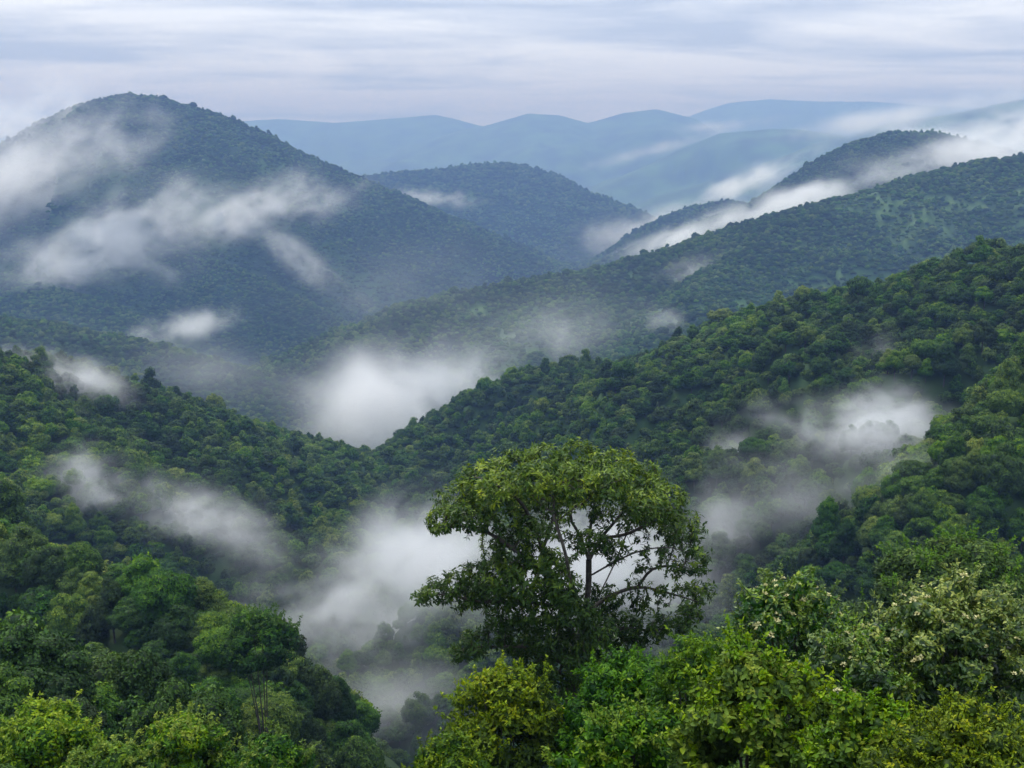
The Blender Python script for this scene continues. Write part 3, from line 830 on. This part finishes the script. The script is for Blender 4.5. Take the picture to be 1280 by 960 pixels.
# ---------------------------------------------------------------- shrubs and small trees of the foreground
def bush(name, label, cat, px, py, depth, hw, mat, L0, aspect, seed, dens, nl=26, squash=.75, group=None, fine=False, depth_r=.8,
         leaf_parts=0, flowers=0, core=.78, tone0=.42, topamp=.3, cluster=5, H=None, lob=.27, dome=1.0, droop=.2, hollow=0.0, sprigs=3.6):
    R = np.random.default_rng(seed)
    top = P(px, py, depth)
    gz = float(height(np.array([top[0]]), np.array([top[1]]))[0])
    w = hw * depth / F
    Ht = top[2] - gz
    Hc = min(Ht, H or w * squash * 1.6)
    root = bpy.data.objects.new(name, None); C.objects.link(root); root.location = (top[0], top[1], gz - .1)
    tag(root, label, cat, group)
    lb = []
    for i in range(nl):
        a = i * 2.39996 + R.uniform(-.4, .4); qd = math.sqrt((i + .6) / nl)
        s = w * lob * R.uniform(.6, 1.35) * (1.1 - .25 * qd)
        zz_ = Ht - s * .6 - Hc * dome * .8 * (qd ** 2.6) * R.uniform(.7, 1.15) - R.uniform(0, .22) * Hc
        lb.append(((w - s * .7) * qd * math.cos(a), (w - s * .7) * qd * math.sin(a) * depth_r, zz_, s, s, s * R.uniform(.6, .85), R.uniform(-.10, .10)))
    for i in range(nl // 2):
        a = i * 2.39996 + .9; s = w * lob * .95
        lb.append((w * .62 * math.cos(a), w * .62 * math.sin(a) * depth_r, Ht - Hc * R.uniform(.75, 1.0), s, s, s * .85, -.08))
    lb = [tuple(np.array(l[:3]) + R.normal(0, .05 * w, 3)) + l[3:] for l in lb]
    v, t, tone = lobes_foliage(lb, dens, L0, aspect, seed + 1, core=core, fine=fine, cluster=cluster, tone0=tone0, topamp=topamp, droop=droop, hollow=hollow)
    f = link('foliage', mesh_np('foliage', v, tris=t, tone=tone, mat=mat), root); f['kind'] = 'stuff'
    # sprigs: leafy shoots that stand out of the mass
    SP_, SD_, SN_, ST_ = [], [], [], []
    shoots = []
    for i in range(int(nl * sprigs)):
        l = lb[R.integers(0, nl)]
        d = sphere_dirs(1, R)[0]; d[2] = abs(d[2]) * 1.1 + .15; d = norm(d)
        p0 = np.array(l[:3]) + d * np.array(l[3:6]) * .7
        ln_ = w * lob * R.uniform(.6, 1.9)
        d2 = norm(d + R.normal(0, .3, 3) + np.array([0, 0, .35]))
        p1 = p0 + d2 * ln_
        shoots.append((bez(p0, (p0 + p1) / 2 + R.normal(0, .05, 3) * ln_, p1, 4), np.linspace(.012, .004, 4) * max(1, L0 * 6)))
        kk = int(8 + ln_ / L0 * 4)
        tt_ = R.uniform(.15, 1.0, kk) ** .8
        pp_ = p0 + (p1 - p0) * tt_[:, None]
        SP_.append(pp_); SD_.append(norm(d2 * .5 + sphere_dirs(kk, R))); SN_.append(norm(np.array([0, 0, 1.]) + R.normal(0, .4, (kk, 3))))
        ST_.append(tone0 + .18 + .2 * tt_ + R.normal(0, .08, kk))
    if shoots:
        SP_, SD_, SN_, ST_ = map(np.concatenate, (SP_, SD_, SN_, ST_))
        LL = L0 * R.uniform(.6, 1.2, len(SP_)) * .9
        v, t, nv_ = leaf_arrays(SP_, SD_, SN_, LL, LL * aspect, fine=fine, droop=droop)
        v2, q2 = limbs(shoots, 4)
        t2 = np.concatenate([q2[:, [0, 1, 2]], q2[:, [0, 2, 3]]]) + len(v)
        so = link('sprigs', mesh_np('sprigs', np.vstack([v, v2]), tris=np.vstack([t, t2]), tone=np.concatenate([np.repeat(ST_, nv_), np.full(len(v2), .15)]), mat=mat), root); so['kind'] = 'stuff'
    ps = []
    for i in range(5):
        l = lb[i * 3 % len(lb)]
        e = np.array(l[:3])
        ps.append((bez((R.uniform(-.1, .1), R.uniform(-.1, .1), -.2), (e[0] * .25, e[1] * .25, e[2] * .55), e, 8), np.linspace(max(.04, w * .028), .015, 8)))
    for pth, rr in ps:
        v, q = tube(pth, rr, 6)
        link('stem', mesh_np('stem', v, quads=q, mat=M['bark'], smooth=True), root)
    # single leaves and flowers that show one by one: on the side of the lobes that looks out
    loc = np.array([top[0], top[1], gz - .1])
    def surface(k, some=None):
        out = []
        while len(out) < k:
            l = lb[R.integers(0, nl) if some is None else some[R.integers(0, len(some))]]
            d = sphere_dirs(1, R)[0]
            if d[2] < -.1 or d[1] > .35: continue
            p = np.array(l[:3]) + d * np.array(l[3:6]) * 1.04
            if any((((p - np.array(m_[:3])) / np.array(m_[3:6])) ** 2).sum() < .95 for m_ in lb): continue
            out.append((p, d))
        return out
    if leaf_parts:
        forms = []
        for i in range(5):
            vv, tt, nv_ = leaf_arrays(np.zeros((1, 3)), np.array([[1., 0, 0]]), np.array([[0, 0, 1.]]), np.array([1.]), np.array([aspect * (1 + .1 * i)]), fine=True, droop=.1 + .06 * i)
            forms.append(mesh_np('leaf', vv, tris=tt, tone=np.full(nv_, tone0 + .08 + .09 * i), mat=mat))
        for p, d in surface(leaf_parts):
            lo = link('leaf', forms[R.integers(0, 5)], root, p)
            tdir = norm(d * .5 + sphere_dirs(1, R)[0] * .8 + np.array([0, 0, -.2])); nn_ = norm(d + np.array([0, 0, .6]))
            yv = norm(np.cross(nn_, tdir)); zv = np.cross(tdir, yv)
            mt_ = Matrix((tdir, yv, zv)).transposed().to_4x4()
            lo.rotation_euler = mt_.to_euler(); s = L0 * R.uniform(1.1, 1.6); lo.scale = (s, s, s)
    if flowers:
        fm = []
        for i in range(3):
            k = 14 + 4 * i
            pd = sphere_dirs(k, R); pd[:, 2] = np.abs(pd[:, 2])
            vv, tt, nv_ = leaf_arrays(pd * .25, pd, sphere_dirs(k, R), R.uniform(.5, .9, k), R.uniform(.3, .5, k))
            fm.append(mesh_np('flower', vv, tris=tt, mat=M['petal']))
        for p, d in surface(flowers, R.permutation(nl)[:nl // 2]):
            fl_ = link('flower', fm[R.integers(0, 3)], root, p + d * L0 * .5)
            s = L0 * R.uniform(.5, .95); fl_.scale = (s, s, s * .8); fl_.rotation_euler = (R.uniform(-.4, .4), R.uniform(-.4, .4), R.uniform(0, 6))
    return root
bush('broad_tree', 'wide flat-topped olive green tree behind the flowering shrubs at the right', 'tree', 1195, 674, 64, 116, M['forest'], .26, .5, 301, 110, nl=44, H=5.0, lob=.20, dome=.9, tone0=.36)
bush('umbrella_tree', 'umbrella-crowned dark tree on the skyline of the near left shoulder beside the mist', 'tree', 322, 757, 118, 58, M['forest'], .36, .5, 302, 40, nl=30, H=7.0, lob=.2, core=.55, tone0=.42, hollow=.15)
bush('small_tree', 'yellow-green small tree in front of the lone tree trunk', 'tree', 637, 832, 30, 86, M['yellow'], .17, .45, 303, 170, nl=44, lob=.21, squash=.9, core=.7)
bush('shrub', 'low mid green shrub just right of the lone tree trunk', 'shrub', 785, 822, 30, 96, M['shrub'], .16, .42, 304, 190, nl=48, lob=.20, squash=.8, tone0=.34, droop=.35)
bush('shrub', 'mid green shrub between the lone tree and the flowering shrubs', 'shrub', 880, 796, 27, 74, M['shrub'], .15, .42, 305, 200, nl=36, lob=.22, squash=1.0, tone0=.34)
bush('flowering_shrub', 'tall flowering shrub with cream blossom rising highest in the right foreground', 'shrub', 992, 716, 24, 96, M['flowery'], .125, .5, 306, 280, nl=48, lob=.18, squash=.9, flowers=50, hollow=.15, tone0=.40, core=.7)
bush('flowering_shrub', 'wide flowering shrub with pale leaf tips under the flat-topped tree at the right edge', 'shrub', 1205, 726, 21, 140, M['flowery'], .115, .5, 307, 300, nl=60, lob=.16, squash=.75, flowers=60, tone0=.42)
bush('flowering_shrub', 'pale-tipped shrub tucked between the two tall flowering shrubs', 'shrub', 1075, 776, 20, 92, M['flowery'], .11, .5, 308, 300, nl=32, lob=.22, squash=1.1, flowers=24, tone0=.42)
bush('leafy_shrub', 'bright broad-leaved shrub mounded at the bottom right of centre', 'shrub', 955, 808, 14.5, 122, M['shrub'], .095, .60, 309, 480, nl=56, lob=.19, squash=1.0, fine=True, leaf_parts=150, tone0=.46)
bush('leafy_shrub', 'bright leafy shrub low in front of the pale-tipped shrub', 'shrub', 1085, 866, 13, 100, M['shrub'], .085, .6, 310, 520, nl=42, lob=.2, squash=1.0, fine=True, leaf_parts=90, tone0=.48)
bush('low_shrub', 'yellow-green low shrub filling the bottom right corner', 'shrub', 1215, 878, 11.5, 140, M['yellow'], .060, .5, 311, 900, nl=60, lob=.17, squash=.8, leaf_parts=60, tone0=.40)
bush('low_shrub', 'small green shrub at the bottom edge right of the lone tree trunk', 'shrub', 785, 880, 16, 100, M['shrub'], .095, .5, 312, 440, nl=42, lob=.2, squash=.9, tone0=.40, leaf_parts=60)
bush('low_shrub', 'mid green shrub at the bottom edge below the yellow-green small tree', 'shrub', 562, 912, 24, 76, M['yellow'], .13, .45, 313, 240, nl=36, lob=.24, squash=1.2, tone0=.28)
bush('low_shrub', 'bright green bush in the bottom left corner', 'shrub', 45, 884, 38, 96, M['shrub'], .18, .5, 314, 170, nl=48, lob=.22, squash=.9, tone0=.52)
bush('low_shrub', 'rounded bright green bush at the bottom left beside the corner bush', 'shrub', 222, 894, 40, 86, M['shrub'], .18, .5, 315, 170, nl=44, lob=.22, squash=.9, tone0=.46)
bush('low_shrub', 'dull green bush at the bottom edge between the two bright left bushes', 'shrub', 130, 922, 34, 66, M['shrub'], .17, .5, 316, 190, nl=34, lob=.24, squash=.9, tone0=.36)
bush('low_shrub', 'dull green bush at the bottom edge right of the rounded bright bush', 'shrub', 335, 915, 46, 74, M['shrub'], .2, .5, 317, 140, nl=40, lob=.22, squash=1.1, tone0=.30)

# ---------------------------------------------------------------- mist and haze
def vol_mat(name, col, dens, grid=False, aniso=0.2, absorb=(0, 0, 0)):
    m = bpy.data.materials.new(name); m.use_nodes = True
    n, l = m.node_tree.nodes, m.node_tree.links; n.clear()
    out = n.new('ShaderNodeOutputMaterial'); v = n.new('ShaderNodeVolumePrincipled')
    v.inputs['Color'].default_value = (*col, 1)
    v.inputs['Density'].default_value = dens
    v.inputs['Absorption Color'].default_value = (*absorb, 1)
    v.inputs['Anisotropy'].default_value = aniso
    if not grid: v.inputs['Density Attribute'].default_value = ''
    l.new(v.outputs[0], out.inputs['Volume'])
    return m
def mist(px, py, hw, hh, tilt, od, depth=None, thick=0.6, seed=0, lift=0.3, wisp=2.7, freq=2.7, grow=1.55):
    """a drifting bank of mist: an ellipsoid of real size whose density is broken up by noise"""
    if depth is None: depth = ground_at(px, py)
    k = depth / F
    hw, hh = hw * grow, hh * grow
    sx, sz = hw * k, hh * k
    sy = max(sx * thick, sz)
    depth = depth - sy * lift
    k = depth / F
    c = P(px, py, depth)
    g = bpy.data.node_groups.new('mist_field', 'GeometryNodeTree')
    g.interface.new_socket('Geometry', in_out='INPUT', socket_type='NodeSocketGeometry')
    g.interface.new_socket('Geometry', in_out='OUTPUT', socket_type='NodeSocketGeometry')
    N, Lk = g.nodes, g.links
    go = N.new('NodeGroupOutput')
    vc = N.new('GeometryNodeVolumeCube')
    vc.inputs['Min'].default_value = (-sx, -sy, -sz); vc.inputs['Max'].default_value = (sx, sy, sz)
    res = [int(min(70, max(18, q * .6))) for q in (hw * .9, hw * thick * .5, hh * .9 + 12)]
    for a, r_ in zip(('Resolution X', 'Resolution Y', 'Resolution Z'), res): vc.inputs[a].default_value = r_
    pos = N.new('GeometryNodeInputPosition')
    dv = N.new('ShaderNodeVectorMath'); dv.operation = 'DIVIDE'; dv.inputs[1].default_value = (sx, sy, sz)
    Lk.new(pos.outputs[0], dv.inputs[0])
    ln = N.new('ShaderNodeVectorMath'); ln.operation = 'LENGTH'; Lk.new(dv.outputs[0], ln.inputs[0])
    ad = N.new('ShaderNodeVectorMath'); ad.operation = 'MULTIPLY_ADD'
    q = freq / math.sqrt(sx * sz)
    ad.inputs[1].default_value = (q * .8, q * .8, q * 1.15); ad.inputs[2].default_value = (seed * 3.7 + 5, seed * 1.9, seed * 2.3)
    Lk.new(pos.outputs[0], ad.inputs[0])
    no = N.new('ShaderNodeTexNoise'); no.inputs['Scale'].default_value = 1.0; no.inputs['Detail'].default_value = 5
    no.inputs['Roughness'].default_value = 0.6; no.inputs['Distortion'].default_value = 0.9
    Lk.new(ad.outputs[0], no.inputs['Vector'])
    def mt(op, a, b, clamp=False):
        w = N.new('ShaderNodeMath'); w.operation = op; w.use_clamp = clamp
        for i_, v_ in enumerate((a, b)):
            if isinstance(v_, (int, float)): w.inputs[i_].default_value = v_
            else: Lk.new(v_, w.inputs[i_])
        return w.outputs[0]
    n_ = mt('SUBTRACT', no.outputs['Fac'], 0.5)
    lo_ = N.new('ShaderNodeTexNoise'); lo_.inputs['Scale'].default_value = 0.42; lo_.inputs['Detail'].default_value = 1
    Lk.new(ad.outputs[0], lo_.inputs['Vector'])
    ln2 = mt('ADD', ln.outputs['Value'], mt('MULTIPLY', mt('SUBTRACT', lo_.outputs['Fac'], 0.5), 1.5))
    core_ = mt('SUBTRACT', 1.0, ln2, True)                       # soft body
    core_ = mt('POWER', core_, 1.7)
    brk = mt('MULTIPLY', mt('ADD', mt('MULTIPLY', n_, wisp), mt('ADD', mt('MULTIPLY', core_, 0.6), 0.04)), 1.25, True)
    edge = mt('MULTIPLY', mt('SUBTRACT', 1.0, ln.outputs['Value']), 1.8, True)
    body = mt('MULTIPLY', mt('MULTIPLY', core_, brk), edge)
    Lk.new(body, vc.inputs['Density'])
    sm = N.new('GeometryNodeSetMaterial')
    dens = od / (2 * sy * 0.19)
    mat = vol_mat('mist_air', (.985, .99, 1.0), dens, True, 0.3)
    sm.inputs['Material'].default_value = mat
    Lk.new(vc.outputs[0], sm.inputs[0]); Lk.new(sm.outputs[0], go.inputs[0])
    me = bpy.data.meshes.new('mist'); me.materials.append(mat)
    o = link('mist', me, None, c)
    # lean the bank along its slope, and turn it square to the line of sight
    o.rotation_euler = Matrix.Rotation(-math.atan2(px - 640, F), 3, 'Z').to_euler()
    o.rotation_euler.y = -math.radians(tilt)
    md = o.modifiers.new('field', 'NODES'); md.node_group = g
    return o
MIST = [
 # px, py, half width, half height, tilt, optical depth, label, extra
 (450,503,170,98,-5,9.0,'thick white mist pocket filling the valley behind the saddle',dict(depth=1230,thick=.9,lift=.0,freq=1.3,wisp=2.2)),
 (95,200,130,58,28,0.79,'broad thin veil over the mountain summit flank',dict(wisp=3.3,freq=3.6)),
 (0,240,132,69,20,0.94,'thin mist on the far left flank of the mountain',dict(wisp=3.3,freq=3.6)),
 (10,150,99,46,15,1.12,'cloud bank dissolving the left skyline of the mountain',dict(depth=2800,lift=0)),
 (150,290,140,44,25,1.37,'drifting cloud bank across the middle of the mountain',dict(wisp=3.3,freq=3.6)),
 (310,272,126,34,16,1.58,'bright cloud tongue pointing right across the mountain',dict(wisp=3.3,freq=3.6)),
 (110,328,130,34,4,1.30,'low cloud fringe under the mountain cloud bank',dict(wisp=3.3,freq=3.6)),
 (235,410,78,20,9,0.7,'small bright wisp above the second left ridge',dict(depth=1500,lift=0)),
 (390,335,104,23,-40,0.43,'thin streak lying in a gully of the mountain',dict(wisp=3.3,freq=3.6)),
 (190,330,77,18,-45,0.36,'faint streak trailing down the mountain below the cloud bank',dict(wisp=3.3,freq=3.6)),
 (65,468,95,32,-14,1.2,'pale mist over the left ridge crest',dict(depth=520,lift=0)),
 (110,605,80,52,8,0.84,'left end puff of the mist on the long slope',{}),
 (235,640,105,52,-20,0.91,'middle of the mist drifting down the left slope',{}),
 (320,700,105,50,-34,0.63,'thin trailing mist above the near left shoulder',{}),
 (425,775,105,85,0,2.28,'dense mist in the valley left of the lone tree',dict(lift=.9)),
 (515,710,130,105,30,1.80,'mist rising behind the left boughs of the lone tree',dict(lift=0,depth=330)),
 (745,715,170,105,10,1.80,'pale mist behind the crown of the lone tree',dict(lift=0,depth=290)),
 (900,650,65,100,-8,0.70,'mist column right of the lone tree',dict(lift=.4)),
 (1010,640,120,90,0,0.32,'thin veil over the hollow left of the dark spur',dict(lift=.3)),
 (1080,530,115,46,4,2.3,'bright oval cloud on the middle right ridge',dict(depth=335,lift=0,wisp=2.2)),
 (1120,600,110,60,-10,0.28,'thin mist hanging under the bright oval cloud',dict(lift=.3)),
 (925,565,42,60,0,0.35,'small faint wisp rising left of the oval cloud',{}),
 (1105,445,45,36,-30,0.22,'faint wisp on the upper middle right ridge',{}),
 (870,338,60,22,12,0.35,'small wisp below the crest of the second right ridge',{}),
 (820,405,30,40,40,0.35,'short upright wisp on the second right ridge',{}),
 (690,425,100,45,10,0.32,'thin mist on the lower second right ridge',{}),
 (590,470,70,45,0,0.63,'thin mist joining the valley pocket on its right',{}),
 (900,245,140,18,24,2.2,'long mist streak behind the dark right hill',dict(depth=3700,lift=0,thick=.3)),
 (800,285,110,26,14,0.77,'mist at the head of the central valley',dict(depth=3900,lift=0)),
 (850,298,90,14,22,1.6,'mist caught between the two low dark spurs',dict(depth=3100,lift=0,thick=.3)),
 (945,268,170,20,18,2.4,'long mist streak in front of the dark right hill',dict(depth=2300,lift=0,thick=.3)),
 (1220,200,135,34,6,2.4,'cloud covering the right end of the dark hill',dict(depth=2400,lift=0)),
 (1230,170,130,30,6,3.0,'cloud bank below the far right ridge',dict(depth=4300,lift=0)),
 (1120,145,160,16,10,1.12,'cloud strip over the far right skyline',dict(depth=7000,lift=0)),
 (545,248,55,13,-5,0.91,'little cloud behind the right flank of the mountain',dict(depth=3700,lift=0)),
 (820,187,110,10,14,0.70,'distant mist line between the blue hills',dict(depth=10000,lift=0)),
 (895,158,80,9,6,0.70,'distant mist line below the far blue ridge',dict(depth=11500,lift=0)),
 (640,420,230,70,14,0.14,'thin vapour over the lower slopes of the second right ridge',dict(wisp=1.4)),
 (250,470,220,60,-12,0.25,'thin vapour in front of the second left ridge',dict(wisp=1.4)),
 (520,380,200,80,0,0.15,'thin vapour at the foot of the mountain',dict(wisp=1.2)),
 (500,880,130,80,0,.7,'thin vapour low in the valley left of the lone tree',dict(wisp=1.4,lift=.6)),
]
for i, (px, py, hw, hh, tilt, od, lab, ex) in enumerate(MIST):
    o = mist(px, py, hw, hh, tilt, od, seed=i + 1, **ex)
    tag(o, lab, None, 'banks of mist drifting over the hills', 'stuff')

HX, HY0, HY1 = 40000.0, -420.0, 19500.0
HT = max(HMAX, 200) + 60
v = np.array([(x, y, z) for z in (HMIN - 1, HT) for y in (HY0, HY1) for x in (-HX, HX)])
q = np.array([(0, 2, 3, 1), (4, 5, 7, 6), (0, 1, 5, 4), (2, 6, 7, 3), (0, 4, 6, 2), (1, 3, 7, 5)])
hz_me = mesh_np('haze', v, quads=q, mat=vol_mat('haze_air', (.20, .32, .60), 0.00017, aniso=0.0, absorb=(.36, .22, .01)))
haze = link('haze', hz_me)
tag(haze, 'even blue haze filling the air between the hills', None, None, 'stuff')
print('verts', sum(len(m.vertices) for m in bpy.data.meshes), 'tris', sum(len(m.loops) - 2 * len(m.polygons) for m in bpy.data.meshes))
